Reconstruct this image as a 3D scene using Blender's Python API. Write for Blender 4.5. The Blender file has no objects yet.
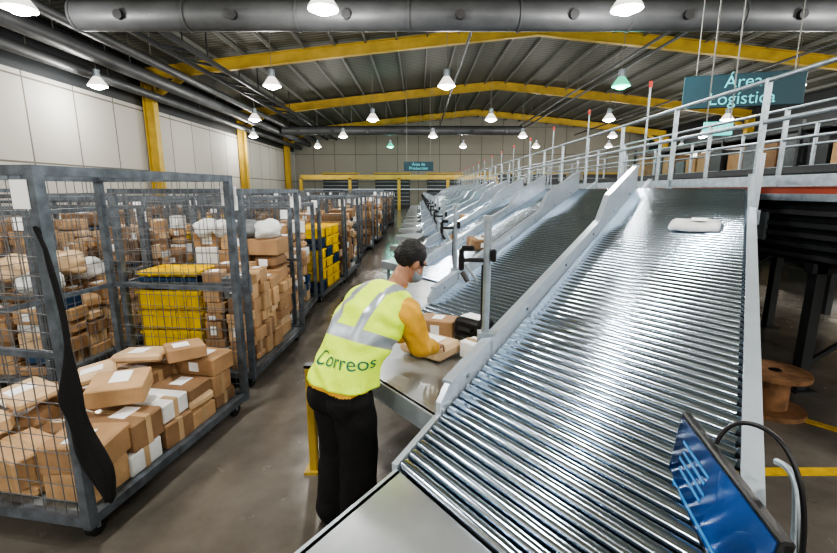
import bpy, bmesh, math, random
from mathutils import Vector, Matrix, noise
from mathutils.bvhtree import BVHTree
random.seed(7)
scn=bpy.context.scene
# ------------------------------------------------------------ materials
def newmat(name):
    m=bpy.data.materials.new(name); m.use_nodes=True
    nt=m.node_tree; b=nt.nodes['Principled BSDF']; return m,nt,b
def mat(name,col,rough=.5,metal=0.,emit=None,es=0.,var=.0,scale=8.,bump=0.,bscale=40.,spec=None):
    m,nt,b=newmat(name)
    b.inputs['Base Color'].default_value=(*col,1); b.inputs['Roughness'].default_value=rough
    b.inputs['Metallic'].default_value=metal
    if spec is not None: b.inputs['Specular IOR Level'].default_value=spec
    if emit: 
        b.inputs['Emission Color'].default_value=(*emit,1); b.inputs['Emission Strength'].default_value=es
    tc=nt.nodes.new('ShaderNodeTexCoord')
    if var>0:
        n=nt.nodes.new('ShaderNodeTexNoise'); n.inputs['Scale'].default_value=scale; n.inputs['Detail'].default_value=5
        nt.links.new(tc.outputs['Object'],n.inputs['Vector'])
        r=nt.nodes.new('ShaderNodeValToRGB')
        r.color_ramp.elements[0].position=.3; r.color_ramp.elements[1].position=.7
        r.color_ramp.elements[0].color=(*[c*(1-var) for c in col],1)
        r.color_ramp.elements[1].color=(*[min(1,c*(1+var)) for c in col],1)
        nt.links.new(n.outputs['Fac'],r.inputs['Fac']); nt.links.new(r.outputs['Color'],b.inputs['Base Color'])
    if bump>0:
        n2=nt.nodes.new('ShaderNodeTexNoise'); n2.inputs['Scale'].default_value=bscale
        nt.links.new(tc.outputs['Object'],n2.inputs['Vector'])
        bp=nt.nodes.new('ShaderNodeBump'); bp.inputs['Strength'].default_value=bump; bp.inputs['Distance'].default_value=.02
        nt.links.new(n2.outputs['Fac'],bp.inputs['Height']); nt.links.new(bp.outputs['Normal'],b.inputs['Normal'])
    return m
M={}
M['roller']=mat('roller_steel',(.56,.65,.75),.15,1.0,var=.06,scale=3)
M['alu']=mat('brushed_aluminium',(.58,.62,.66),.28,.75,var=.1,scale=5)
M['alurail']=mat('painted_rail_grey',(.50,.56,.62),.28,.5,var=.06,scale=4)
M['galv']=mat('galvanised_steel',(.34,.39,.43),.4,.7,var=.18,scale=14)
M['cagesteel']=mat('cage_steel',(.13,.15,.175),.45,.5,var=.35,scale=12)
M['wire']=mat('cage_wire',(.18,.185,.195),.45,.5)
M['dark']=mat('dark_machine',(.022,.024,.028),.4,.2,var=.2,scale=6)
M['dark2']=mat('dark_panel',(.05,.055,.06),.45,.2)
M['rubber']=mat('black_rubber',(.015,.015,.016),.6)
M['orange']=mat('orange_guard',(.30,.05,.02),.5)
M['yellow']=mat('yellow_steel',(.46,.32,.06),.5,var=.15,scale=1.5)
M['yplastic']=mat('yellow_crate_plastic',(.80,.56,.015),.42)
M['bplastic']=mat('blue_plastic',(.02,.06,.13),.45)
M['k1']=mat('kraft_a',(.46,.30,.165),.7,var=.14,scale=5,bump=.15)
M['k2']=mat('kraft_b',(.37,.23,.125),.7,var=.14,scale=5,bump=.15)
M['k3']=mat('kraft_c',(.56,.40,.25),.6,var=.12,scale=4,bump=.25,bscale=14)
M['k4']=mat('kraft_dark',(.24,.145,.08),.7,var=.15,scale=5)
M['tape']=mat('packing_tape',(.46,.33,.2),.25)
M['label']=mat('paper_label',(.82,.83,.84),.6)
M['wsack']=mat('white_sack',(.62,.63,.63),.6,var=.12,scale=4,bump=.6,bscale=9)
M['gsack']=mat('grey_sack',(.14,.15,.16),.6,var=.2,scale=4,bump=.6,bscale=9)
M['red']=mat('red_plastic',(.6,.04,.02),.4)
M['duct']=mat('duct_metal',(.085,.09,.095),.5,.2,var=.2,scale=1.2)
M['purlin']=mat('purlin_steel',(.20,.205,.19),.55,.1)
M['black']=mat('black_plastic',(.012,.012,.014),.35)
M['wood']=mat('spool_wood',(.27,.15,.08),.7,var=.3,scale=9)
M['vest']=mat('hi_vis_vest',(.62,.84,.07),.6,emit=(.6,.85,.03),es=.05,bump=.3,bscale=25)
M['refl']=mat('reflective_tape',(.34,.38,.42),.35,.3)
M['shirt']=mat('mustard_shirt',(.64,.36,.06),.75,bump=.35,bscale=22)
M['trouser']=mat('black_trousers',(.008,.008,.009),.85)
M['skin']=mat('skin',(.33,.17,.105),.5)
M['hair']=mat('black_hair',(.01,.009,.009),.45,bump=.8,bscale=120)
M['white']=mat('eye_white',(.7,.7,.7),.3)
M['lip']=mat('lip',(.30,.11,.09),.5)
M['mask']=mat('face_mask_fabric',(.20,.24,.28),.7)
M['green']=mat('vest_print_green',(.01,.14,.09),.6)
M['sign']=mat('sign_teal',(.006,.045,.065),.5)
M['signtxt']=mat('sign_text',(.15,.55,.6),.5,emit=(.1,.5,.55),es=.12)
M['exit']=mat('exit_sign',(.1,.5,.5),.4,emit=(.1,.7,.6),es=.5)
M['lampon']=mat('lamp_bulb',(1,1,1),.4,emit=(1,.98,.93),es=26)
M['lampgreen']=mat('lamp_bulb_green',(.0,.8,.5),.4,emit=(.0,1,.55),es=3)
M['lamphouse']=mat('lamp_reflector',(.5,.5,.48),.35,.3,emit=(1,.95,.85),es=.7)
M['lamphouseg']=mat('lamp_reflector_green',(.2,.5,.4),.35,.3,emit=(.05,.9,.5),es=.5)
M['yline']=mat('floor_paint_yellow',(.55,.36,.03),.5,var=.2,scale=20)
M['bezel']=mat('monitor_bezel',(.01,.01,.011),.3)
M['belt']=mat('belt',(.05,.05,.055),.5)
m,nt,b=newmat('monitor_screen')
tc=nt.nodes.new('ShaderNodeTexCoord'); mp=nt.nodes.new('ShaderNodeTexNoise'); mp.inputs['Scale'].default_value=2.2
r=nt.nodes.new('ShaderNodeValToRGB'); r.color_ramp.elements[0].color=(.002,.008,.03,1); r.color_ramp.elements[1].color=(.005,.04,.15,1)
r.color_ramp.elements[0].position=.35; r.color_ramp.elements[1].position=.65
nt.links.new(tc.outputs['Object'],mp.inputs['Vector']); nt.links.new(mp.outputs['Fac'],r.inputs['Fac'])
nt.links.new(r.outputs['Color'],b.inputs['Base Color']); nt.links.new(r.outputs['Color'],b.inputs['Emission Color'])
b.inputs['Emission Strength'].default_value=.6; b.inputs['Roughness'].default_value=.15; M['screen']=m
M['scrtxt']=mat('screen_window',(.03,.12,.25),.3,emit=(.1,.4,.8),es=.2)
# floor
m,nt,b=newmat('polished_concrete')
tc=nt.nodes.new('ShaderNodeTexCoord')
n1=nt.nodes.new('ShaderNodeTexNoise'); n1.inputs['Scale'].default_value=.9; n1.inputs['Detail'].default_value=9; n1.inputs['Roughness'].default_value=.65
n2=nt.nodes.new('ShaderNodeTexNoise'); n2.inputs['Scale'].default_value=6; n2.inputs['Detail'].default_value=8
for n in (n1,n2): nt.links.new(tc.outputs['Object'],n.inputs['Vector'])
r=nt.nodes.new('ShaderNodeValToRGB'); r.color_ramp.elements[0].position=.3; r.color_ramp.elements[1].position=.72
r.color_ramp.elements[0].color=(.085,.076,.066,1); r.color_ramp.elements[1].color=(.22,.20,.175,1)
nt.links.new(n1.outputs['Fac'],r.inputs['Fac']); nt.links.new(r.outputs['Color'],b.inputs['Base Color'])
mr=nt.nodes.new('ShaderNodeMapRange'); mr.inputs['To Min'].default_value=.08; mr.inputs['To Max'].default_value=.36
nt.links.new(n2.outputs['Fac'],mr.inputs['Value']); nt.links.new(mr.outputs['Result'],b.inputs['Roughness']); M['floor']=m
def wallmat(name,axis,c1,c2,pw=2.4,ph=3.0):
    m,nt,b=newmat(name)
    tc=nt.nodes.new('ShaderNodeTexCoord'); sp=nt.nodes.new('ShaderNodeSeparateXYZ'); cb=nt.nodes.new('ShaderNodeCombineXYZ')
    nt.links.new(tc.outputs['Object'],sp.inputs[0]); nt.links.new(sp.outputs[axis],cb.inputs[0]); nt.links.new(sp.outputs[2],cb.inputs[1])
    br=nt.nodes.new('ShaderNodeTexBrick'); br.offset=0; br.inputs['Scale'].default_value=1
    br.inputs['Brick Width'].default_value=pw; br.inputs['Row Height'].default_value=ph; br.inputs['Mortar Size'].default_value=.035
    br.inputs['Color1'].default_value=(*c1,1); br.inputs['Color2'].default_value=(*[c*.93 for c in c1],1); br.inputs['Mortar'].default_value=(*c2,1)
    nt.links.new(cb.outputs[0],br.inputs['Vector']); nt.links.new(br.outputs['Color'],b.inputs['Base Color']); b.inputs['Roughness'].default_value=.7
    return m
M['wallL']=wallmat('precast_wall_panels',1,(.46,.445,.41),(.15,.14,.12))
M['wallB']=wallmat('end_wall_panels',0,(.30,.29,.25),(.14,.13,.12))
m,nt,b=newmat('corrugated_roof')
tc=nt.nodes.new('ShaderNodeTexCoord'); wv=nt.nodes.new('ShaderNodeTexWave'); wv.bands_direction='Y'; wv.inputs['Scale'].default_value=1.0
nt.links.new(tc.outputs['Object'],wv.inputs['Vector'])
r=nt.nodes.new('ShaderNodeValToRGB'); r.color_ramp.elements[0].color=(.07,.073,.06,1); r.color_ramp.elements[1].color=(.16,.165,.14,1)
nt.links.new(wv.outputs['Fac'],r.inputs['Fac']); nt.links.new(r.outputs['Color'],b.inputs['Base Color']); b.inputs['Roughness'].default_value=.6
M['roof']=m
# ------------------------------------------------------------ mesh builder
class MB:
    def __init__(s): s.v=[];s.f=[];s.m=[];s.mats=[];s.sm=[]
    def mi(s,k):
        if k not in s.mats: s.mats.append(k)
        return s.mats.index(k)
    def add(s,vs,fs,k,smooth=False,T=None):
        o=len(s.v); i=s.mi(k)
        for p in vs: s.v.append(tuple(T@Vector(p)) if T else tuple(p))
        for f in fs: s.f.append([a+o for a in f]); s.m.append(i); s.sm.append(smooth)
    def box(s,c,sz,k,T=None,b=0.):
        hx,hy,hz=[a/2 for a in sz]; c=Vector(c)
        if b<=0:
            vs=[c+Vector((x*hx,y*hy,z*hz)) for z in(-1,1) for y in(-1,1) for x in(-1,1)]
            fs=[(0,2,3,1),(4,5,7,6),(0,1,5,4),(2,6,7,3),(0,4,6,2),(1,3,7,5)]
            s.add(vs,fs,k,False,T); return
        idx={};vs=[]
        for x in(-1,1):
            for y in(-1,1):
                for z in(-1,1):
                    for a in range(3):
                        p=[x*(hx-b),y*(hy-b),z*(hz-b)]; p[a]=(x*hx,y*hy,z*hz)[a]
                        idx[(x,y,z,a)]=len(vs); vs.append(c+Vector(p))
        fs=[]
        for a in range(3):
            o=[i for i in range(3) if i!=a]
            for sg in(-1,1):
                q=[]
                for (u,w) in((-1,-1),(1,-1),(1,1),(-1,1)):
                    t=[0,0,0];t[a]=sg;t[o[0]]=u;t[o[1]]=w; q.append(idx[(*t,a)])
                if (sg==1)==(a==1): q.reverse()
                fs.append(q)
            for u in(-1,1):
                for w in(-1,1):
                    t1=[0,0,0];t2=[0,0,0]
                    t1[a]=-1;t2[a]=1
                    for t in(t1,t2): t[o[0]]=u;t[o[1]]=w
                    q=[idx[(*t1,o[0])],idx[(*t2,o[0])],idx[(*t2,o[1])],idx[(*t1,o[1])]]
                    fs.append(q)
        for x in(-1,1):
            for y in(-1,1):
                for z in(-1,1): fs.append([idx[(x,y,z,a)] for a in range(3)])
        s.add(vs,fs,k,False,T)
    def frame(s,p1,p2):
        p1=Vector(p1);p2=Vector(p2);d=(p2-p1); L=d.length; d=d/L
        up=Vector((0,0,1)) if abs(d.z)<.95 else Vector((0,1,0))
        x=d.cross(up).normalized(); z=x.cross(d)
        return p1,p2,d,x,z
    def beam(s,p1,p2,w,h,k):
        p1,p2,d,x,z=s.frame(p1,p2)
        vs=[p+x*a*w/2+z*b*h/2 for p in(p1,p2) for b in(-1,1) for a in(-1,1)]
        s.add(vs,[(0,1,3,2),(4,6,7,5),(0,4,5,1),(2,3,7,6),(0,2,6,4),(1,5,7,3)],k)
    def cyl(s,p1,p2,r,k,n=12,r2=None,cap=True,smooth=True):
        p1,p2,d,x,z=s.frame(p1,p2); r2=r if r2 is None else r2
        vs=[p+(x*math.cos(t*2*math.pi/n)+z*math.sin(t*2*math.pi/n))*q for p,q in((p1,r),(p2,r2)) for t in range(n)]
        s.add(vs,[(i,(i+1)%n,n+(i+1)%n,n+i) for i in range(n)],k,smooth)
        if cap: s.add(vs,[list(range(n))[::-1],list(range(n,2*n))],k)
    def sph(s,c,r,k,T=None,nu=16,nv=10):
        r=(r,r,r) if not hasattr(r,'__len__') else r
        vs=[];c=Vector(c)
        for j in range(1,nv):
            for i in range(nu):
                a=math.pi*j/nv;t=2*math.pi*i/nu
                vs.append(c+Vector((r[0]*math.sin(a)*math.cos(t),r[1]*math.sin(a)*math.sin(t),r[2]*math.cos(a))))
        top=len(vs);vs.append(c+Vector((0,0,r[2])));vs.append(c-Vector((0,0,r[2])))
        fs=[(j*nu+i,(j+1)*nu+i,(j+1)*nu+(i+1)%nu,j*nu+(i+1)%nu) for j in range(nv-2) for i in range(nu)]
        fs+=[(top,i,(i+1)%nu) for i in range(nu)]+[(top+1,(nv-2)*nu+(i+1)%nu,(nv-2)*nu+i) for i in range(nu)]
        s.add(vs,fs,k,True,T)
    def loft(s,rings,k,cap=True,smooth=True):
        n=len(rings[0]); vs=[p for r in rings for p in r]
        fs=[(j*n+i,j*n+(i+1)%n,(j+1)*n+(i+1)%n,(j+1)*n+i) for j in range(len(rings)-1) for i in range(n)]
        if cap: fs+=[list(range(n))[::-1],[(len(rings)-1)*n+i for i in range(n)]]
        s.add(vs,fs,k,smooth)
    def tube(s,pts,rad,k,n=14,T=None):
        pts=[Vector(p) for p in pts]
        for i in range(len(pts)-1):
            a,b_=(T@pts[i],T@pts[i+1]) if T else (pts[i],pts[i+1])
            s.cyl(a,b_,rad[i],k,n,rad[i+1])
        for p,r in zip(pts,rad): s.sph(T@p if T else p,r,k,nu=n,nv=8)
    def poly(s,pts,z0,z1,k):
        n=len(pts); vs=[(x,y,z0) for x,y in pts]+[(x,y,z1) for x,y in pts]
        s.add(vs,[list(range(n))[::-1],list(range(n,2*n))]+[(i,(i+1)%n,n+(i+1)%n,n+i) for i in range(n)],k)
    def mesh(s,name):
        me=bpy.data.meshes.new(name); me.from_pydata(s.v,[],s.f)
        for k in s.mats: me.materials.append(M[k])
        me.polygons.foreach_set('material_index',s.m); me.polygons.foreach_set('use_smooth',s.sm)
        me.update(); 
        bm=bmesh.new();bm.from_mesh(me);bmesh.ops.recalc_face_normals(bm,faces=bm.faces);bm.to_mesh(me);bm.free()
        return me
    def obj(s,name,loc=(0,0,0),rz=0,parent=None):
        return inst(s.mesh(name),name,loc,rz,parent)
def inst(me,name,loc=(0,0,0),rz=0,parent=None):
    o=bpy.data.objects.new(name,me); scn.collection.objects.link(o); o.location=loc; o.rotation_euler=(0,0,rz)
    if parent: o.parent=parent
    return o
def remesh(mb,name,vox,it=4,matfn=None,parent=None,fold=None):
    o=mb.obj(name+'_tmp')
    md=o.modifiers.new('r','REMESH'); md.mode='VOXEL'; md.voxel_size=vox
    if it:
        sm=o.modifiers.new('s','SMOOTH'); sm.factor=.5; sm.iterations=it
    dg=bpy.context.evaluated_depsgraph_get(); me=bpy.data.meshes.new_from_object(o.evaluated_get(dg))
    bpy.data.objects.remove(o); me.name=name
    me.materials.clear()
    ks=mb.mats if matfn is None else matfn[0]
    for k in ks: me.materials.append(M[k])
    if fold:
        for v in me.vertices: v.co=fold(v.co.copy(),v.normal.copy())
    for p in me.polygons:
        p.use_smooth=True; p.material_index=matfn[1](p.center) if matfn else 0
    me.update()
    return inst(me,name,parent=parent)
def textmesh(s,size,k,name,extr=.002,align='CENTER'):
    cu=bpy.data.curves.new(name,'FONT'); cu.body=s; cu.size=size; cu.align_x=align; cu.align_y='CENTER'; cu.extrude=extr; cu.space_line=.95
    o=bpy.data.objects.new(name,cu); scn.collection.objects.link(o)
    dg=bpy.context.evaluated_depsgraph_get(); dg.update(); me=bpy.data.meshes.new_from_object(o.evaluated_get(dg))
    bpy.data.objects.remove(o); me.materials.clear(); me.materials.append(M[k]); return me
def wirecurve(name,pts,r,k,parent=None):
    cu=bpy.data.curves.new(name,'CURVE'); cu.dimensions='3D'; cu.bevel_depth=r; cu.bevel_resolution=3
    sp=cu.splines.new('NURBS'); sp.points.add(len(pts)-1); sp.use_endpoint_u=True; sp.order_u=3
    for i,p in enumerate(pts): sp.points[i].co=(*p,1)
    cu.materials.append(M[k]); o=bpy.data.objects.new(name,cu); scn.collection.objects.link(o)
    if parent: o.parent=parent
    return o
# ------------------------------------------------------------ worker
W0=bpy.data.objects.new('worker',None); scn.collection.objects.link(W0); W0.location=(-.43,2.34,0); W0.rotation_euler=(0,0,-math.radians(40))
TR=[(0,-.01,.80,.18,.135,0),(0,-.01,.90,.185,.135,3),(.005,.01,.98,.178,.13,9),(.017,.05,1.07,.172,.125,16),(.033,.11,1.17,.185,.13,24),(.05,.185,1.27,.2,.135,32),(.066,.255,1.35,.198,.12,38),(.075,.29,1.385,.165,.1,41),(.082,.325,1.42,.10,.08,42),(.086,.345,1.435,.065,.06,42)]
def interp(t):
    x=t*(len(TR)-1); i=min(int(x),len(TR)-2); u=x-i
    P0,P1,P2,P3=[TR[max(0,min(len(TR)-1,j))] for j in(i-1,i,i+1,i+2)]
    return [.5*((2*b)+(-a+c)*u+(2*a-5*b+4*c-d)*u*u+(-a+3*b-3*c+d)*u**3) for a,b,c,d in zip(P0,P1,P2,P3)]
def ring(q,sc,n=40,dw=0):
    cx,cy,cz,a,b_,tl=q; tl=math.radians(tl); out=[]
    for i in range(n):
        th=2*math.pi*i/n; ex=.8
        x=(a*sc+dw)*math.copysign(abs(math.cos(th))**ex,math.cos(th)); y=(b_*sc+dw)*math.copysign(abs(math.sin(th))**ex,math.sin(th))
        out.append(Vector((cx+x,cy+y*math.cos(tl),cz-y*math.sin(tl))))
    return out
mb=MB()
mb.loft([ring(interp(i/24),.96) for i in range(25)],'shirt')
mb.tube([(.082,.335,1.405),(.10,.40,1.505)],[.062,.056],'skin')
RS,RE,RW=(.255,.265,1.335),(.25,.38,1.09),(.175,.61,1.01)
LS,LE,LW=(-.118,.265,1.34),(-.20,.42,1.11),(-.085,.63,1.01)
for S_,E_,W_ in((RS,RE,RW),(LS,LE,LW)):
    S_,E_,W_=map(Vector,(S_,E_,W_))
    mb.tube([S_,S_.lerp(E_,.5),E_,E_.lerp(W_,.45),W_],[.080,.073,.065,.058,.042],'shirt')
for sx in(-1,1):
    mb.tube([(sx*.09,-.01,.86),(sx*.095,.01,.68),(sx*.098,.02,.48),(sx*.100,.0,.26),(sx*.104,-.02,.085)],[.115,.115,.11,.108,.105],'trouser',18)
    mb.sph((sx*.09,-.07,.86),(.1,.09,.12),'trouser')
def bm_(c):
    if c.z<.92: return 1
    if (Vector((c.x,c.y))-Vector((.098,.385))).length<.085 and c.z>1.445: return 2
    return 0
def fold(co,n):
    if co.z<.9: a=.010*noise.noise(Vector((co.x*9,co.y*9,co.z*3)))+.003*math.sin(co.z*32+co.x*20+4*noise.noise(co*5))
    else: a=.012*noise.noise(co*14)+.004*math.sin(co.y*60+co.z*50+4*noise.noise(co*6))
    return co+n*a
remesh(mb,'body',.012,3,(['shirt','trouser','skin'],bm_),W0,fold)
mb=MB()
for sx in(-1,1):
    mb.sph((sx*.115,.06,.042),(.048,.135,.042),'rubber'); mb.sph((sx*.115,-.02,.06),(.045,.06,.06),'rubber'); mb.box((sx*.115,.045,.010),(.09,.25,.02),'rubber',b=.009)
mb.obj('shoes',parent=W0)
NR,NS=70,72; vr=[]; T0=.165
for i in range(NR):
    t=T0+(.955-T0)*i/(NR-1); q=interp(t); rg=ring(q,1.0,NS,.022+.014*max(0,1-i/16))
    for j,p in enumerate(rg):
        nrm=(p-Vector(q[:3])).normalized()
        rg[j]=p+nrm*(.014*noise.noise(p*8)+.006*math.sin(p.z*38+p.x*30+6*noise.noise(p*5)))
    vr.append(rg)
verts=[p for r_ in vr for p in r_]; fs=[];mi=[]
for i in range(NR-1):
    q=interp(T0+(.955-T0)*i/(NR-1))
    for j in range(NS):
        fs.append((i*NS+j,i*NS+(j+1)%NS,(i+1)*NS+(j+1)%NS,(i+1)*NS+j))
        p=(verts[fs[-1][0]]+verts[fs[-1][2]])/2; dx=p.x-q[0]; k=0
        if 1.155<q[2]<1.207: k=1
        elif q[2]>=1.19 and .08<abs(dx)<.13: k=1
        mi.append(k)
me=bpy.data.meshes.new('vest'); me.from_pydata(verts,[],fs); me.materials.append(M['vest']); me.materials.append(M['refl'])
me.polygons.foreach_set('material_index',mi); me.polygons.foreach_set('use_smooth',[True]*len(fs)); me.update()
vo=inst(me,'vest',parent=W0); sd=vo.modifiers.new('sol','SOLIDIFY'); sd.thickness=.004
bvh=BVHTree.FromPolygons([tuple(v) for v in verts],fs)
tm=textmesh('Correos',.10,'green','vest_print',0)
bm=bmesh.new(); bm.from_mesh(tm); bmesh.ops.triangulate(bm,faces=bm.faces)
for _ in range(2): bmesh.ops.subdivide_edges(bm,edges=[e for e in bm.edges if e.calc_length()>.012],cuts=1)
bmesh.ops.triangulate(bm,faces=[f for f in bm.faces if len(f.verts)>3])
for v in bm.verts:
    ang=-math.pi/2+.50+v.co.x/.165; d=Vector((math.cos(ang),math.sin(ang),0)); o_=Vector((.02,.05,1.10+v.co.y))
    hit=bvh.ray_cast(o_,d)
    v.co=(hit[0] if hit[0] else o_+d*.17)+d*.007
bm.to_mesh(tm); bm.free(); inst(tm,'vest_print',parent=W0)
HT=Matrix.Translation((.115,.46,1.575))@Matrix.Rotation(math.radians(-18),4,'Z')@Matrix.Rotation(math.radians(-34),4,'X')
mb=MB()
mb.sph((0,-.015,.03),(.076,.096,.09),'skin',HT,24,16); mb.sph((0,.03,-.045),(.056,.062,.068),'skin',HT,20,14); mb.sph((0,.06,-.09),(.025,.025,.02),'skin',HT)
mb.sph((0,.096,-.018),(.012,.02,.018),'skin',HT); mb.sph((0,.088,.008),(.010,.014,.03),'skin',HT); mb.sph((0,.07,.035),(.055,.02,.012),'skin',HT)
for sx in(-1,1): mb.sph((sx*.078,-.005,-.012),(.011,.02,.032),'skin',HT); mb.sph((sx*.04,.055,-.035),(.022,.025,.025),'skin',HT)
mb.tube([(.092,.375,1.47),(.105,.42,1.53)],[.054,.052],'skin')
remesh(mb,'head',.005,3,(['skin'],lambda c:0),W0)
mb=MB()
for sx in(-1,1): mb.sph((sx*.031,.078,.008),(.013,.009,.008),'white',HT,10,8); mb.sph((sx*.031,.085,.008),(.006,.004,.006),'hair',HT,8,6); mb.box((sx*.031,.088,.03),(.034,.008,.006),'hair',HT)
mb.sph((0,.088,-.058),(.024,.008,.007),'lip',HT,12,8)
mb.obj('face_features',parent=W0)
mb=MB(); mb.sph((0,.052,-.052),(.060,.066,.052),'mask',HT,24,16)
for sx in(-1,1): mb.cyl(HT@Vector((sx*.055,.05,-.035)),HT@Vector((sx*.083,-.01,.0)),.002,'mask',6); mb.cyl(HT@Vector((sx*.055,.04,-.065)),HT@Vector((sx*.081,-.015,-.03)),.002,'mask',6)
mb.obj('face_mask',parent=W0)
mb=MB(); mb.sph((0,-.022,.036),(.085,.104,.096),'hair',HT,40,28)
me=mb.mesh('hair'); bm=bmesh.new(); bm.from_mesh(me); inv=HT.inverted(); dl=[]
for f in bm.faces:
    p=inv@f.calc_center_median()
    if (p.y>.045 and p.z<.07) or (p.z<.0 and p.y>-.02) or p.z<-.055: dl.append(f)
bmesh.ops.delete(bm,geom=dl,context='FACES')
for v in bm.verts: v.co+=v.normal*(.010*noise.noise(v.co*40)+.004*noise.noise(v.co*110))
bm.to_mesh(me); bm.free(); ho=inst(me,'hair',parent=W0); sd=ho.modifiers.new('s','SOLIDIFY'); sd.thickness=.012; sd.offset=-1
def hand(name,wr,dr,side):
    wr=Vector(wr); y=Vector(dr).normalized(); x=y.cross(Vector((0,0,1))).normalized(); z=x.cross(y)
    T=Matrix(((x.x,y.x,z.x,wr.x),(x.y,y.y,z.y,wr.y),(x.z,y.z,z.z,wr.z),(0,0,0,1)))
    mb=MB(); mb.tube([(0,-.03,0),(0,.01,0)],[.027,.025],'skin',14,T)
    mb.sph((0,.05,0),(.041,.052,.016),'skin',T,20,12); mb.sph((side*-.022,.035,-.006),(.018,.03,.014),'skin',T)
    for i,(fx,L,r) in enumerate(((-.030,.070,.0085),(-.010,.080,.009),(.010,.075,.0085),(.029,.060,.0075))):
        fx=fx*side; b0=Vector((fx,.085-.004*abs(i-1),.002)); sp=fx*.25
        p1=b0+Vector((sp,L*.42,-.006)); p2=p1+Vector((sp*.4,L*.30,-.022)); p3=p2+Vector((0,L*.14,-.022))
        mb.tube([b0-Vector((0,.03,0)),b0,p1,p2,p3],[r,r*1.05,r,r*.9,r*.75],'skin',10,T)
    a=Vector((-.030*side,.025,-.004)); mb.tube([a,a+Vector((-.022*side,.028,-.010)),a+Vector((-.030*side,.052,-.022)),a+Vector((-.026*side,.070,-.032))],[.013,.011,.0095,.008],'skin',10,T)
    remesh(mb,name,.003,2,(['skin'],lambda c:0),W0)
hand('right_hand',RW,(-.35,.9,-.16),1); hand('left_hand',LW,(.3,.9,-.16),-1)
# ------------------------------------------------------------ shell
XL,XR,YN,YF,ZE,ZR,XM=-14.2,26.2,-14,52,8.35,10.25,6
def slab(name,c,sz,k):
    mb=MB(); mb.box(c,sz,k); return mb.obj(name)
slab('floor',((XL+XR)/2,(YN+YF)/2,-.1),(XR-XL+1,YF-YN+1,.2),'floor')
mb=MB(); mb.box((XL-.15,(YN+YF)/2,3.1),(.3,YF-YN,6.2),'wallL'); mb.box((XL-.15,(YN+YF)/2,7.25),(.3,YF-YN,2.1),'dark2'); mb.obj('wall_left')  # upper band coloured dark to stand in for shade around beam and ducts
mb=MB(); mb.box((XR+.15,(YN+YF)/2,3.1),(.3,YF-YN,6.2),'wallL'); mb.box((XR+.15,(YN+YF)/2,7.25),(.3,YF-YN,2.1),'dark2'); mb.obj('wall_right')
for nm,y in(('wall_far',YF+.15),('wall_near',YN-.15)):
    mb=MB(); pts=[(XL,0),(XR,0),(XR,ZE),(XM,ZR),(XL,ZE)]
    vs=[(x,y-.1,z) for x,z in pts]+[(x,y+.1,z) for x,z in pts]
    mb.add(vs,[(0,1,2,3,4),(9,8,7,6,5)]+[(i,(i+1)%5,5+(i+1)%5,5+i) for i in range(5)],'wallB'); mb.obj(nm)
mb=MB()
for (x0,z0,x1,z1) in((XL-.3,ZE,XM,ZR),(XM,ZR,XR+.3,ZE)):
    vs=[(x0,YN,z0),(x1,YN,z1),(x1,YF,z1),(x0,YF,z0)]; vs+=[(x,y,z+.12) for x,y,z in vs]
    mb.add(vs,[(0,1,2,3),(7,6,5,4),(0,4,5,1),(1,5,6,2),(2,6,7,3),(3,7,4,0)],'roof')
mb.obj('ceiling')
def roofz(x): return ZR-(abs(x-XM)/(20.2))*(ZR-ZE)
mb=MB()
x=XL+.7
while x<XR:
    mb.beam((x,YN,roofz(x)-.1),(x,YF,roofz(x)-.1),.07,.18,'purlin'); x+=1.55
mb.obj('roof_purlins')
mb=MB()
for y in(-12,0,12,24,36,48):
    xs=[XL+.35+(XR-XL-.7)*i/16 for i in range(17)]
    for a,b_ in zip(xs,xs[1:]):
        def hz(x): 
            d=abs(x-XM)/20; return roofz(x)-.35-.25*d**2
        for (dz,w,h) in((0,.07,.55),(.27,.28,.05),(-.27,.28,.05)):
            mb.beam((a,y,hz(a)+dz),(b_,y,hz(b_)+dz),w,h,'yellow')
    for x in(XL+.35,XR-.35):
        mb.box((x,y,3.9),(.5,.08,7.8),'yellow'); mb.box((x-.25,y,3.9),(.06,.4,7.8),'yellow'); mb.box((x+.25,y,3.9),(.06,.4,7.8),'yellow')
        sx=1 if x<0 else -1
        mb.beam((x,y,6.6),(x+sx*2.2,y,7.85),.2,.3,'yellow')
mb.obj('portal_frame')
mb=MB()
for (y,z,r_,x0,x1) in((13.1,6.65,.38,-9.3,24),(40,7.1,.38,-11.8,9)):
    mb.cyl((x0,y,z),(x1,y,z),r_,'duct',24)
    x=x0
    while x<x1:
        mb.cyl((x,y,z),(x+.06,y,z),r_+.03,'duct',24); mb.beam((x,y,z+r_),(x,y,roofz(x)),.03,.03,'purlin')
        mb.cyl((x+1.4,y-r_+.03,z-.1),(x+1.4,y-r_-.1,z-.12),.12,'black',12)
        x+=3
mb.obj('ventilation_duct')
mb=MB()
for (x,z,r_) in((-12.2,7.0,.28),(-11.3,7.35,.18),(-13.2,6.6,.2)):
    mb.cyl((x,YN,z),(x,YF-1,z),r_,'duct',16)
    for y in range(-12,50,4): mb.beam((x,y,z+r_),(x,y,roofz(x)),.03,.03,'purlin')
for x in(-9.9,-8.9):
    mb.beam((x,2,7.4),(x,50,7.4),.12,.18,'dark2'); 
for y in range(2,50,2): mb.beam((-9.9,y,7.4),(-8.9,y+1,7.4),.06,.1,'dark2')
for y in range(2,50,6):
    for x in(-9.9,-8.9): mb.beam((x,y,7.45),(x,y,roofz(x)),.05,.05,'dark2')
mb.obj('service_pipe_rack')
mb=MB()
for i,x in enumerate((2,9.5,10.2,17)):
    mb.cyl((x,4,7.9),(x,50,7.9),.06,'duct',8)
    for y in range(6,50,6): mb.beam((x,y,7.9),(x,y,roofz(x)),.02,.02,'purlin')
mb.obj('sprinkler_pipe')
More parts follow.
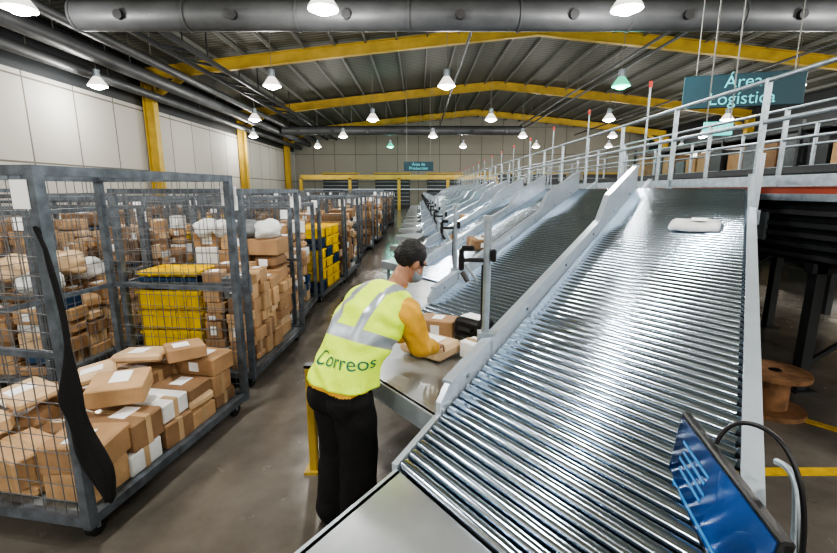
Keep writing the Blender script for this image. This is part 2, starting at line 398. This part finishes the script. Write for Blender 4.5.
def lampmesh(h,bk):
    lm=MB()
    lm.cyl((0,0,.35),(0,0,.62),.13,'galv',16); lm.cyl((0,0,.05),(0,0,.35),.34,h,24,.13,cap=False)
    lm.cyl((0,0,.05),(0,0,.0),.34,h,24,.345,cap=False); lm.sph((0,0,.04),(.27,.27,.15),bk)
    return lm.mesh('high_bay_lamp')
lme=lampmesh('lamphouse','lampon'); lme2=lampmesh('lamphouseg','lampgreen')
rows=[(-11,-9),(-4.5,-12.4),(2.7,-9),(10.9,-9),(18.4,-12.6),(26.8,-9.5),(35,-12.6),(43,-9.5)]
for (y,x0) in rows:
    for k in range(6):
        x=x0+6.85*k
        if x>XR-1: continue
        z=6.0; g=(abs(y-18.4)<.1 and k==3) or (y==43 and k==1)
        o=inst(lme2 if g else lme,'high_bay_lamp',(x,y,z))
        rod=MB(); rod.cyl((0,0,.6),(0,0,roofz(x)-z),.012,'purlin',6); rod.obj('rod',parent=o)
        ld=bpy.data.lights.new('lamp_light','POINT'); ld.energy=(310 if y<14 else 210) if not g else 90; ld.color=(1,.97,.92) if not g else (.3,1,.8); ld.shadow_soft_size=.2
        lo=bpy.data.objects.new('light',ld); scn.collection.objects.link(lo); lo.location=(0,0,-.3); lo.parent=o
# ------------------------------------------------------------ roller chutes
A=Vector((-.085,1.65,.85)); F=Vector((.574,.819,0)).normalized(); Rv=Vector((.725,-.96,0)); SL=.226; SM=5.08
PERP=Vector((.819,-.574,0)).normalized()
def bed(s,w,dz=0): return A+F*s+Rv*w+Vector((0,0,SL*s+dz))
mb=MB(); mb2=MB()
s=.04
while s<SM:
    mb2.cyl(bed(s,.008,-.0),bed(s,.992,-.0),.0265,'roller',16)
    mb2.cyl(bed(s,-.012,0),bed(s,1.012,0),.008,'dark2',6,cap=False)
    s+=.0620
def quadslab(p,k,t=.02):
    p=[Vector(q) for q in p]; vs=p+[q-Vector((0,0,t)) for q in p]
    mb.add(vs,[(0,1,2,3),(7,6,5,4),(0,4,5,1),(1,5,6,2),(2,6,7,3),(3,7,4,0)],k)
quadslab([bed(0,0,-.075),bed(0,1,-.075),bed(SM,1,-.075),bed(SM,0,-.075)],'dark2',.015)
tl=.9
P=[A,A+Rv,A+Rv-F*tl,A-F*tl]
quadslab([q+Vector((0,0,.0)) for q in P],'alu',.035)
for i,j in((1,2),(2,3),(3,0)): mb.beam(P[i]-Vector((0,0,.06)),P[j]-Vector((0,0,.06)),.03,.12,'alurail')
def rail(w,off,prof,k,th=.028):
    o=PERP*off; vs=[]
    for sd in(-.5,.5):
        for (s,h) in prof: vs.append(bed(s,w,h)+o+PERP*sd*th)
    n=len(prof); mb.add(vs,[list(range(n))[::-1],list(range(n,2*n))]+[(i,(i+1)%n,n+(i+1)%n,n+i) for i in range(n)],k)
def capbeam(w,off,s0,h0,s1,h1,k='alurail',wd=.055): mb.beam(bed(s0,w,h0)+PERP*off,bed(s1,w,h1)+PERP*off,wd,.02,k)
rail(0,-.02,[(.34,-.1),(5.08,-.1),(5.08,.30),(4.9,.33),(3.5,.30),(3.2,.13),(.42,.13),(.34,.08)],'alurail')
capbeam(0,-.02,.42,.135,3.2,.135); capbeam(0,-.02,3.2,.135,3.5,.305); capbeam(0,-.02,3.5,.305,4.9,.33); capbeam(0,-.02,4.9,.33,5.08,.30)
rail(0,-.02,[(-.0,-.1),(.34,-.1),(.34,.02),(.0,.02)],'alurail')
rail(1,.02,[(.0,-.1),(5.08,-.1),(5.08,.16),(.05,.12),(.0,.05)],'alurail')
capbeam(1,.02,.05,.125,5.08,.165,wd=.06)
for s in(.6,1.4,2.2,3.0,3.8,4.6):
    for w,o in((0,-.002),(1,.002)): q=bed(s,w,.07)+PERP*o; mb.cyl(q-PERP*.006,q+PERP*.006,.012,'galv',8)
mb.poly([(2.84,5.83),(3.57,4.87),(3.7,4.87),(3.7,6.96),(3.58,6.96)],1.93,1.985,'alurail')
for s in(.25,2.0,3.7,4.95):
    for w in(.04,.96):
        p=bed(s,w,-.1); mb.beam((p.x,p.y,0),p,.06,.06,'galv'); mb.box((p.x,p.y,.01),(.14,.14,.02),'galv')
    a=bed(s,.04,0);b_=bed(s,.96,0); mb.beam((a.x,a.y,.3),(b_.x,b_.y,.3),.04,.04,'galv'); mb.beam((a.x,a.y,bed(s,0).z-.13),(b_.x,b_.y,bed(s,0).z-.13),.05,.06,'galv')
for p in(P[2]+F*.1-Rv*.06,P[3]+F*.1+Rv*.06): mb.beam((p.x,p.y,0),(p.x,p.y,.83),.05,.05,'galv')
# scanner stand bolted on the side plate
p=bed(.88,0,.0)+PERP*-.05
mb.cyl((p.x,p.y,p.z-.05),(p.x,p.y,1.86),.022,'galv',14); mb.box((p.x,p.y,p.z+.1),(.08,.08,.12),'galv')
mb.cyl((p.x,p.y,1.62),(p.x-.14,p.y+.02,1.62),.012,'black',8)
mb.box((p.x-.14,p.y+.03,1.62),(.03,.05,.12),'black',b=.008); mb.box((p.x-.11,p.y-.02,1.69),(.07,.03,.03),'black',b=.008)
mb.box((p.x+.03,p.y-.02,1.65),(.03,.035,.07),'black',b=.008); mb.cyl((p.x-.14,p.y-.03,1.56),(p.x-.11,p.y-.05,1.51),.014,'black',10)
mb.cyl((p.x-.05,p.y,1.5),(p.x-.12,p.y,1.6),.008,'galv',8); mb.box((p.x,p.y,1.85),(.05,.05,.03),'galv')
mb.cyl((p.x-.03,p.y-.03,1.6),(p.x-.03,p.y-.04,1.25),.005,'black',6)
me1=mb.mesh('roller_chute'); me2=mb2.mesh('chute_rollers')
mb=MB()
q=bed(4.12,1,.0)+PERP*.045
mb.cyl((q.x,q.y,q.z),(q.x,q.y,3.32),.013,'galv',10); mb.cyl((q.x,q.y,3.32),(q.x,q.y,3.40),.022,'red',12); mb.box((q.x,q.y,q.z+.1),(.05,.05,.1),'galv')
me3=mb.mesh('beacon_post')
NCH=17
for n in range(NCH):
    o=inst(me1,'roller_chute',(0,2.1*n,0)); inst(me2,'rollers',parent=o)
    if n>0: inst(me3,'beacon_post',parent=o)
    else:
        mb=MB(); p=bed(3.75,1,.1)+PERP*.035
        mb.beam((p.x,p.y,p.z-.2),(p.x,p.y,p.z+.5),.04,.04,'alurail'); mb.box((p.x,p.y,p.z-.02),(.07,.07,.12),'galv'); mb.obj('guard_post',parent=o)
# ------------------------------------------------------------ sorter
mb=MB(); SX0,SX1,SY0,SY1=3.78,5.3,1.5,44
yc=(SY0+SY1)/2; Ls=SY1-SY0
mb.box(((SX0+SX1)/2,yc,1.60),(SX1-SX0-.1,Ls,.6),'dark')
for i,z in enumerate((1.36,1.46,1.56,1.66,1.78)):
    for x in(SX0+.03,SX1-.03): mb.box((x,yc,z),(.05,Ls,.045),'dark2' if i%2 else 'belt')
mb.box(((SX0+SX1)/2,yc,1.93),(SX1-SX0+.06,Ls,.07),'galv')
for x in(SX0+.05,SX1-.05):
    mb.box((x,yc,2.0),(.06,Ls,.07),'orange')
mb.box(((SX0+SX1)/2,yc,1.99),(1.1,Ls,.06),'belt')
y=SY0+.6
while y<SY1:
    for x in(SX0+.1,SX1-.1): mb.box((x,y,.68),(.1,.1,1.36),'dark2'); mb.box((x,y,.01),(.22,.22,.02),'dark2')
    mb.box(((SX0+SX1)/2,y,1.26),(SX1-SX0,.1,.1),'dark2'); mb.beam((SX0+.1,y,.25),(SX1-.1,y,1.15),.04,.04,'dark2'); y+=2.1
for y in range(5,44,2): mb.box((SX0+.0,y,1.62),(.04,.4,.3),'galv')
for x in(SX0-.04,SX1+.04):
    for z in(3.15,2.72): mb.cyl((x,3.0,z),(x,SY1,z),.024,'galv',10)
    mb.box((x,(3+SY1)/2,2.1),(.012,SY1-3,.1),'galv')
    y=3.3
    while y<SY1: mb.beam((x,y,1.9),(x,y,3.17),.05,.045,'galv'); y+=1.7
mb.obj('parcel_sorter')
mb=MB()
for (x0,x1,z) in((6.6,7.8,2.2),):
    mb.box(((x0+x1)/2,20,z),(x1-x0,34,.25),'dark2'); mb.box((x0,20,z+.15),(.05,34,.12),'dark2'); mb.box(((x0+x1)/2,20,z-.5),(x1-x0-.2,34,.5),'dark')
    for y in range(4,37,3):
        for x in(x0+.1,x1-.1): mb.box((x,y,z/2),(.1,.1,z),'dark2')
    for zz in(3.3,2.9): mb.cyl((x1,3,zz),(x1,37,zz),.025,'galv',8)
    for y in range(3,37,2): mb.beam((x1,y,z),(x1,y,3.3),.05,.05,'galv')
mb.obj('infeed_conveyor')
# ------------------------------------------------------------ cages
CW,CD,CH=1.25,1.58,2.12
def cage(sx_,sz_,wr):
    mb=MB(); s='cagesteel'
    cs=[(0,0),(0,CD),(-CW,CD),(-CW,0)]
    for x,y in cs:
        mb.beam((x,y,.12),(x,y,CH),.055,.055,s)
        cx=x+(.06 if x<0 else -.06); cy=y+(.08 if y==0 else -.08)
        mb.cyl((cx-.018,cy,.06),(cx+.018,cy,.06),.06,'rubber',16); mb.box((cx,cy,.125),(.05,.09,.03),'galv'); mb.box((cx,cy+.0,.09),(.05,.02,.08),'galv')
    for i in range(4):
        a=cs[i];b_=cs[(i+1)%4]
        for z,h in((CH-.025,.05),(.16,.06)): mb.beam((*a,z),(*b_,z),.05,h,s)
    mb.box((-CW/2,CD/2,.165),(CW,CD,.02),'galv')
    for y in(0,CD):
        for z in(1.15,): mb.beam((0,y,z),(-CW,y,z),.03,.035,s)
        x=-sx_
        while x>-CW: mb.cyl((x,y,.18),(x,y,CH-.04),wr,'wire',5,cap=False); x-=sx_
        z=.27
        while z<CH-.05: mb.cyl((0,y,z),(-CW,y,z),wr,'wire',5,cap=False); z+=sz_
    for X in(-CW,):
        mb.beam((X,0,1.15),(X,CD,1.15),.03,.035,s)
        y=sx_
        while y<CD: mb.cyl((X,y,.18),(X,y,CH-.04),wr,'wire',5,cap=False); y+=sx_
        z=.27
        while z<CH-.05: mb.cyl((X,0,z),(X,CD,z),wr,'wire',5,cap=False); z+=sz_
    mb.box((-.02,CD+.03,1.95),(.14,.005,.16),'label')
    mb.box((-.06,-.031,1.98),(.1,.004,.14),'label')
    return mb.mesh('roll_cage')
cmeN=cage(.075,.1,.0030); cme=cage(.125,.2,.0032)
KR=['k1','k2','k3','k1','k4','k2']
def parcel(mb,c,sz,rz,k=None,tilt=0,lab=True,soft=False):
    T=Matrix.Translation(c)@Matrix.Rotation(rz,4,'Z')@Matrix.Rotation(tilt,4,'X')
    k=k or random.choice(KR)
    mb.box((0,0,0),sz,k,T,b=min(sz)*(.3 if soft else .06))
    z=sz[2]/2
    if not soft and random.random()<.6: mb.box((0,0,0),(sz[0]*1.004,.045,sz[2]+.004),'tape',T)
    if lab:
        w=min(sz[0],sz[1])
        mb.box((random.uniform(-.12,.12)*w,random.uniform(-.12,.12)*w,z+.003),(w*.42,w*.55,.003),'label',T)
        if random.random()<.4: mb.box((0,-sz[1]/2-.002,0),(w*.35,.003,sz[2]*.5),'label',T)
def fill(mb,x0,x1,y0,y1,z0,hf,cell=.36,soft=.15,mess=1.,lo=.7,hmax=.24):
    nx=max(1,int((x1-x0)/cell)); ny=max(1,int((y1-y0)/(cell*.85)))
    for i in range(nx):
        for j in range(ny):
            cx=x0+(i+.5)*(x1-x0)/nx; cy=y0+(j+.5)*(y1-y0)/ny; z=z0; H=hf(cx,cy)
            while z<H:
                h=random.uniform(.08,hmax); w=(x1-x0)/nx*random.uniform(lo,1.0); d=(y1-y0)/ny*random.uniform(lo,1.0)
                top=z+h>=H
                kk=random.choice(['wsack','gsack','wsack','wsack','bplastic']) if random.random()<.12*mess else None
                parcel(mb,(cx+random.uniform(-.02,.02),cy+random.uniform(-.02,.02),z+h/2),(w,d,h),random.uniform(-.1,.1)*(2.5 if top else 1),k=kk,tilt=random.uniform(-.05,.12)*mess if top else 0,soft=random.random()<soft,lab=random.random()<(.8 if top else .25))
                z+=h+.002
def crate(mb,c,sz,k='yplastic',T=None):
    x,y,z=c; w,d,h=sz
    mb.box((x,y,z+.01),(w,d,.02),k,T)
    for sx in(-1,1):
        mb.box((x+sx*(w/2-.008),y,z+h/2),(.016,d,h),k,T); mb.box((x,y+sx*(d/2-.008),z+h/2),(w,.016,h),k,T)
        for q in(-.3,0,.3): mb.box((x+q*w,y+sx*(d/2+.005),z+h/2),(.02,.02,h*.9),k,T); mb.box((x+sx*(w/2+.005),y+q*d,z+h/2),(.02,.02,h*.9),k,T)
        mb.box((x,y+sx*(d/2+.002),z+h-.02),(w+.03,.03,.03),k,T); mb.box((x+sx*(w/2+.002),y,z+h-.02),(.03,d+.03,.03),k,T)
def sack(mb,c,r,k='wsack'):
    c=Vector(c)
    mb2=MB(); mb2.sph((0,0,0),r,k,nu=20,nv=14)
    vv=[]
    for v in mb2.v:
        v=Vector(v); n=noise.noise(v*5+c*3)*.4+noise.noise(v*14+c)*.2+1; v=v*n
        v.z=max(v.z,-r[2]*.75); vv.append(v+c)
    mb.add(vv,mb2.f,k,True)
c0=inst(cmeN,'roll_cage',(-1.86,2.18,0),-math.radians(10))
mb=MB()
random.seed(11)
fill(mb,-CW+.05,-.03,.06,CD-.06,.18,lambda x,y:.36+.16*noise.noise(Vector((x*3,y*3,1)))+ .10*(y/CD)+(.08 if x>-.5 else 0),cell=.30,soft=.3,mess=.25,lo=.88,hmax=.2)
parcel(mb,(-.32,.62,.66),(.34,.28,.13),.5,'k1',tilt=.12); parcel(mb,(-.95,.5,.62),(.38,.28,.07),-.3,'k3',soft=True,tilt=.1); parcel(mb,(-.6,1.15,.68),(.38,.28,.07),.3,'k3',soft=True,tilt=-.1)
parcel(mb,(-.75,.85,.64),(.32,.26,.06),-.8,'k3',soft=True,tilt=.15); parcel(mb,(-.3,1.25,.70),(.28,.32,.10),.8,'k2',tilt=-.08)
mb.obj('parcel_pile',(-1.86,2.18,0),-math.radians(10))
def pile(v):
    mb=MB(); a,b_=-CW+.06,-.06
    if v==0:
        for i in range(4):
            for j in range(2): crate(mb,(-.87,.3+.42*j*1.1,.18+.22*i),(.64,.40,.21))
        crate(mb,(-.87,.32,1.07),(.6,.4,.12),'bplastic'); crate(mb,(-.87,.32,1.20),(.6,.4,.06),'yplastic')
        fill(mb,-.53,b_,.08,1.0,.18,lambda x,y:1.15+.3*noise.noise(Vector((x*4,y*4,3))),cell=.235)
        fill(mb,a,b_,1.02,CD-.06,.18,lambda x,y:1.40)
        for i in range(4): sack(mb,(-.25-.25*i,1.2,1.60),(.17,.2,.13),'wsack' if i!=1 else 'gsack')
    elif v==1: fill(mb,a,b_,.06,CD-.06,.18,lambda x,y:1.6+.4*noise.noise(Vector((x*4,y*4,5))),cell=.38)
    elif v==2:
        fill(mb,a,b_,.06,CD-.06,.18,lambda x,y:.95+.3*noise.noise(Vector((x*4,y*4,8))),cell=.33)
        for i in range(9): sack(mb,(-.25-.09*i,.3+.4*(i%3),1.25+.12*(i%2)),(.2,.22,.15),('wsack','k3','wsack','k3')[i%4])
    elif v==3:
        for i in range(6):
            for j in range(3): crate(mb,(-.35,.3+.45*j,.18+.22*i),(.58,.40,.21),'yplastic' if (i+j)%4 else 'bplastic')
        fill(mb,a,-.68,.06,CD-.06,.18,lambda x,y:1.4,cell=.3)
    elif v==4: fill(mb,a,b_,.06,CD-.06,.18,lambda x,y:1.25+.8*noise.noise(Vector((x*4,y*4,15))),cell=.25,soft=.3,mess=1.6)
    elif v==5:
        fill(mb,a,b_,.06,CD-.06,.18,lambda x,y:.9+.5*noise.noise(Vector((x*4,y*4,35))),cell=.3,soft=.4,mess=1.5)
    return mb.mesh('parcel_pile')
piles=[pile(i) for i in range(6)]
def putcage(x,y,rz,v,sz=.93):
    o=inst(cme,'roll_cage',(x,y,0),rz); o.scale=(1,1,sz); inst(piles[v],'parcels',parent=o)
putcage(-1.68,4.2,-.06,0,.95)
vs=[4,3,1,5,2,1,4,3,1,5,2,1,4]
for k in range(13): putcage(-1.62+random.uniform(-.16,.12),5.95+1.78*k,random.uniform(-.12,.10),vs[k],random.uniform(.84,.96))
for k in range(9): putcage(-3.55+random.uniform(-.1,.1),4.1+1.8*k,random.uniform(-.1,.1),(2,4,3,2,5,4,2,1,4)[k],random.uniform(.84,.96))
for k in range(9): putcage(-5.4+random.uniform(-.1,.1),4.6+1.85*k,random.uniform(-.1,.1),(5,1,2,2,3,1,4,2,1)[k],random.uniform(.84,.96))
for k in range(7): putcage(-7.6+random.uniform(-.2,.2),6.5+2.4*k,random.uniform(-.2,.2),(4,2,1,5,2,4,1)[k],random.uniform(.8,.96))
for k in range(6): putcage(-10+random.uniform(-.2,.2),9+3.2*k,random.uniform(-.2,.2),(1,2,4,1,2,4)[k],.9)
for k in range(5): putcage(15+random.uniform(-.2,.2),10+4.2*k,random.uniform(-.2,.2),(1,2,4,1,2,4)[k])
# storage racks behind the sorter
mb=MB(); random.seed(3)
for k in range(6):
    y0=6+3*k
    for x in(10,11.1):
        for y in(y0,): mb.box((x,y,1.9),(.09,.09,3.8),'dark2')
    if k<5:
        for z in(.15,1.35,2.55,3.6):
            for x in(10,11.1): mb.box((x,y0+1.5,z),(.06,3,.12),'dark')
            mb.box((10.55,y0+1.5,z+.07),(1.1,2.9,.03),'galv')
        for z in(.24,1.44,2.64):
            for j in range(4):
                h=random.uniform(.4,.9); mb.box((10.5,y0+.45+.7*j,z+h/2),(.8,.58,h),random.choice(['k2','k4','dark2','k1','gsack']),b=.01)
    mb.beam((10,y0,.3),(11.1,y0,1.5),.04,.04,'dark2'); mb.beam((11.1,y0,1.5),(10,y0,2.8),.04,.04,'dark2')
mb.obj('storage_rack')
mb=MB()
rings=[]
for i in range(44):
    t=i/43; z=1.62-1.27*t
    u=min(1,max(0,(t-.30)/.25)); w=.017+.038*u+.010*math.sin(t*17)*u-.02*max(0,t-.85)/.15
    c=Vector((-1.80+.10*t+.018*math.sin(t*8),2.12-.03*math.sin(t*3),z)); rg=[]
    for a in range(24):
        th=2*math.pi*a/24; d=1+.22*math.sin(3*th+t*7)*u+.3*noise.noise(Vector((math.cos(th)*2,t*6,math.sin(th)*2)))*u
        rg.append(c+Vector((w*math.cos(th)*d,(.008+.018*u)*math.sin(th)*d+.012*u*math.cos(th*2+t*4),.01*u*math.sin(th*4))))
    rings.append(rg)
mb.loft(rings,'trouser'); mb.tube([(-1.80,2.12,1.62),(-1.82,2.13,1.72),(-1.86,2.14,1.82)],[.014,.010,.010],'trouser',8)
mb.obj('hanging_jacket')
# ------------------------------------------------------------ signs, backdrop
def sign(name,txt,c,w,h,size,rz,k='sign',kt='signtxt',hang=True):
    mb=MB(); mb.box((0,0,0),(w,.06,h),k,b=.01)
    if hang:
        for x in(-w*.4,w*.4): mb.cyl((x,0,h/2),(x,0,roofz(c[0])-c[2]-.1),.012,'purlin',6)
    o=mb.obj(name,c,rz)
    me=textmesh(txt,size,kt,'lettering'); t=inst(me,'lettering',(0,-.034,0),parent=o); t.rotation_euler=(math.radians(90),0,0)
sign('area_sign','Área\nLogística',(7.75,11.2,4.35),2.5,.76,.40,-.3)
sign('production_sign','Área de\nProducción',(0.0,30,3.55),1.95,.6,.27,0)
sign('exit_sign','SALIDA',(5.85,9,3.18),.5,.26,.11,-.3,'exit','label',True)
mb=MB()
mb.box((-2,46,3.3),(20,.3,.45),'yellow')
for x in(-12,-7,-2,3,8): mb.box((x,46,1.6),(.3,.3,3.2),'yellow')
mb.box((-2,46.3,2.1),(20,.1,.1),'galv')
mb.obj('gantry_beam')
for i,x in enumerate((-9,-3,3,9,15,21)):
    mb=MB()
    mb.box((x,YF-.03,1.9),(4,.08,3.8),'dark2'); 
    for z in range(1,9): mb.box((x,YF-.08,z*.42),(3.9,.03,.05),'galv')
    mb.box((x,YF-.05,3.9),(4.3,.12,.2),'yellow')
    mb.obj('door_%d'%(i+1))
# ------------------------------------------------------------ table items
mb=MB(); parcel(mb,(.085,2.985,.912),(.38,.28,.10),math.radians(-38),'k3',soft=True,lab=False)
mb.box((0,0,0),(.17,.12,.004),'label',Matrix.Translation((.10,3.0,.965))@Matrix.Rotation(math.radians(-38),4,'Z')); mb.obj('parcel')
mb=MB(); parcel(mb,(.16,3.38,.93),(.30,.20,.15),math.radians(-20),'k2'); mb.obj('parcel')
mb=MB(); parcel(mb,(.40,2.90,.915),(.18,.15,.12),math.radians(-50),'label',lab=False); mb.obj('white_box')
mb=MB(); T=Matrix.Translation((.42,3.20,.99))@Matrix.Rotation(math.radians(-45),4,'Z')
mb.box((0,0,0),(.24,.20,.13),'black',T,b=.02); mb.box((0,-.02,.068),(.18,.11,.008),'dark2',T); mb.box((0,.0,.076),(.17,.12,.004),'label',T); mb.box((0,-.11,.0),(.12,.03,.02),'dark2',T); mb.obj('label_printer')
mb=MB(); q=bed(3.50,.68,.0)
sl=math.atan(SL)
T=Matrix.Translation(q+Vector((0,0,.066)))@Matrix.Rotation(-.6,4,'Z')@Matrix.Rotation(sl,4,'X')
rings=[]
for (h,sc) in((-.03,.94),(-.02,1),(0,1.0),(.015,.9),(.03,.7),(.035,.4)):
    rg=[]
    for i in range(40):
        a=2*math.pi*i/40; cx=math.copysign(abs(math.cos(a))**.35,math.cos(a)); sy=math.copysign(abs(math.sin(a))**.35,math.sin(a))
        rg.append(T@Vector((.19*sc*cx*(1+.08*noise.noise(Vector((a,h*9,0)))),.13*sc*sy,h+.02*noise.noise(Vector((cx*2*sc,sy*2*sc,4))))))
    rings.append(rg)
mb.loft(rings,'wsack'); mb.box((.03,0,.046),(.12,.09,.004),'label',T); mb.obj('padded_mailer')
for (n,s,w) in((2,1.2,.4),(3,.7,.6),(4,1.6,.5)):
    mb=MB(); q=bed(s,w,.12)+Vector((0,2.1*n,0)); parcel(mb,q,(.3,.24,.14),.4,tilt=.2); mb.obj('parcel')
# monitor
mb=MB(); TLp=Vector((.925,1.43,1.24)); TRp=Vector((.80,.84,1.24)); dn=Vector((-.03,.0,-.275))
xa=(TRp-TLp).normalized(); za=-dn.normalized(); ya=za.cross(xa).normalized(); za=xa.cross(ya)
W=(TRp-TLp).length; H=dn.length; c=TLp+(TRp-TLp)/2+dn/2
T=Matrix((( xa.x,ya.x,za.x,c.x),(xa.y,ya.y,za.y,c.y),(xa.z,ya.z,za.z,c.z),(0,0,0,1)))
mb.box((0,.018,0),(W,.03,H),'bezel',T,b=.006); mb.box((0,.002,.005),(W-.03,.004,H-.04),'screen',T)
mb.box((-.07,-.0005,-.095),(.36,.002,.012),'scrtxt',T)
for i in range(4): mb.box((-.13,-.0005,.06-.03*i),(.2-.03*(i%2),.002,.010),'scrtxt',T)
mb.box((0,.05,0),(.2,.05,.16),'black',T,b=.01)
mb.beam(T@Vector((0,.07,-.02)),T@Vector((0,.13,-.2)),.04,.03,'black'); mo=mb.obj('monitor')
wirecurve('cable',[T@Vector((-.12,.04,.13)),T@Vector((-.13,.06,.22)),T@Vector((-.02,.14,.25)),T@Vector((.06,.2,.1)),T@Vector((.1,.22,-.2)),T@Vector((.12,.24,-.6))],.007,'black',mo)
wirecurve('cable_grey',[T@Vector((-.1,.2,.12)),T@Vector((-.02,.2,.15)),T@Vector((.03,.2,.05)),T@Vector((.10,.2,-.15)),T@Vector((.12,.22,-.5))],.010,'galv',mo)
# spool
mb=MB(); px,py=3.26,3.78
mb.cyl((px,py,0),(px,py,.04),.27,'wood',32,smooth=False); mb.cyl((px,py,.04),(px,py,.35),.13,'wood',20); mb.cyl((px,py,.35),(px,py,.39),.27,'wood',32,smooth=False)
mb.cyl((px,py,.39),(px,py,.394),.05,'black',16); mb.obj('cable_spool')
mb=MB(); mb.box((2.9,2.85,.003),(1.6,.09,.006),'yline'); mb.box((3.02,1.5,.003),(.09,2.6,.006),'yline'); mb.beam((2.9,4.2,.003),(3.9,3.0,.003),.09,.006,'yline'); mb.obj('floor_marking')
mb=MB(); mb.box((-.755,2.87,.40),(.06,.06,.8),'yellow',b=.01); mb.box((-.755,2.87,.01),(.12,.12,.02),'yellow'); mb.box((-.755,2.87,.81),(.065,.065,.02),'black'); mb.obj('yellow_bollard')
# ------------------------------------------------------------ world & camera
w=bpy.data.worlds.new('world'); scn.world=w; w.use_nodes=True; w.node_tree.nodes['Background'].inputs[0].default_value=(.6,.7,.8,1); w.node_tree.nodes['Background'].inputs[1].default_value=.4
cd=bpy.data.cameras.new('camera'); cd.lens=18.92; cd.sensor_width=36; cd.clip_start=.05; cd.clip_end=300
co=bpy.data.objects.new('camera',cd); scn.collection.objects.link(co); co.location=(0,0,2.0); co.rotation_euler=(math.radians(78.9),0,0); scn.camera=co
scn.view_settings.view_transform='AgX'
try: scn.view_settings.look='AgX - High Contrast'
except: pass
scn.view_settings.exposure=.65
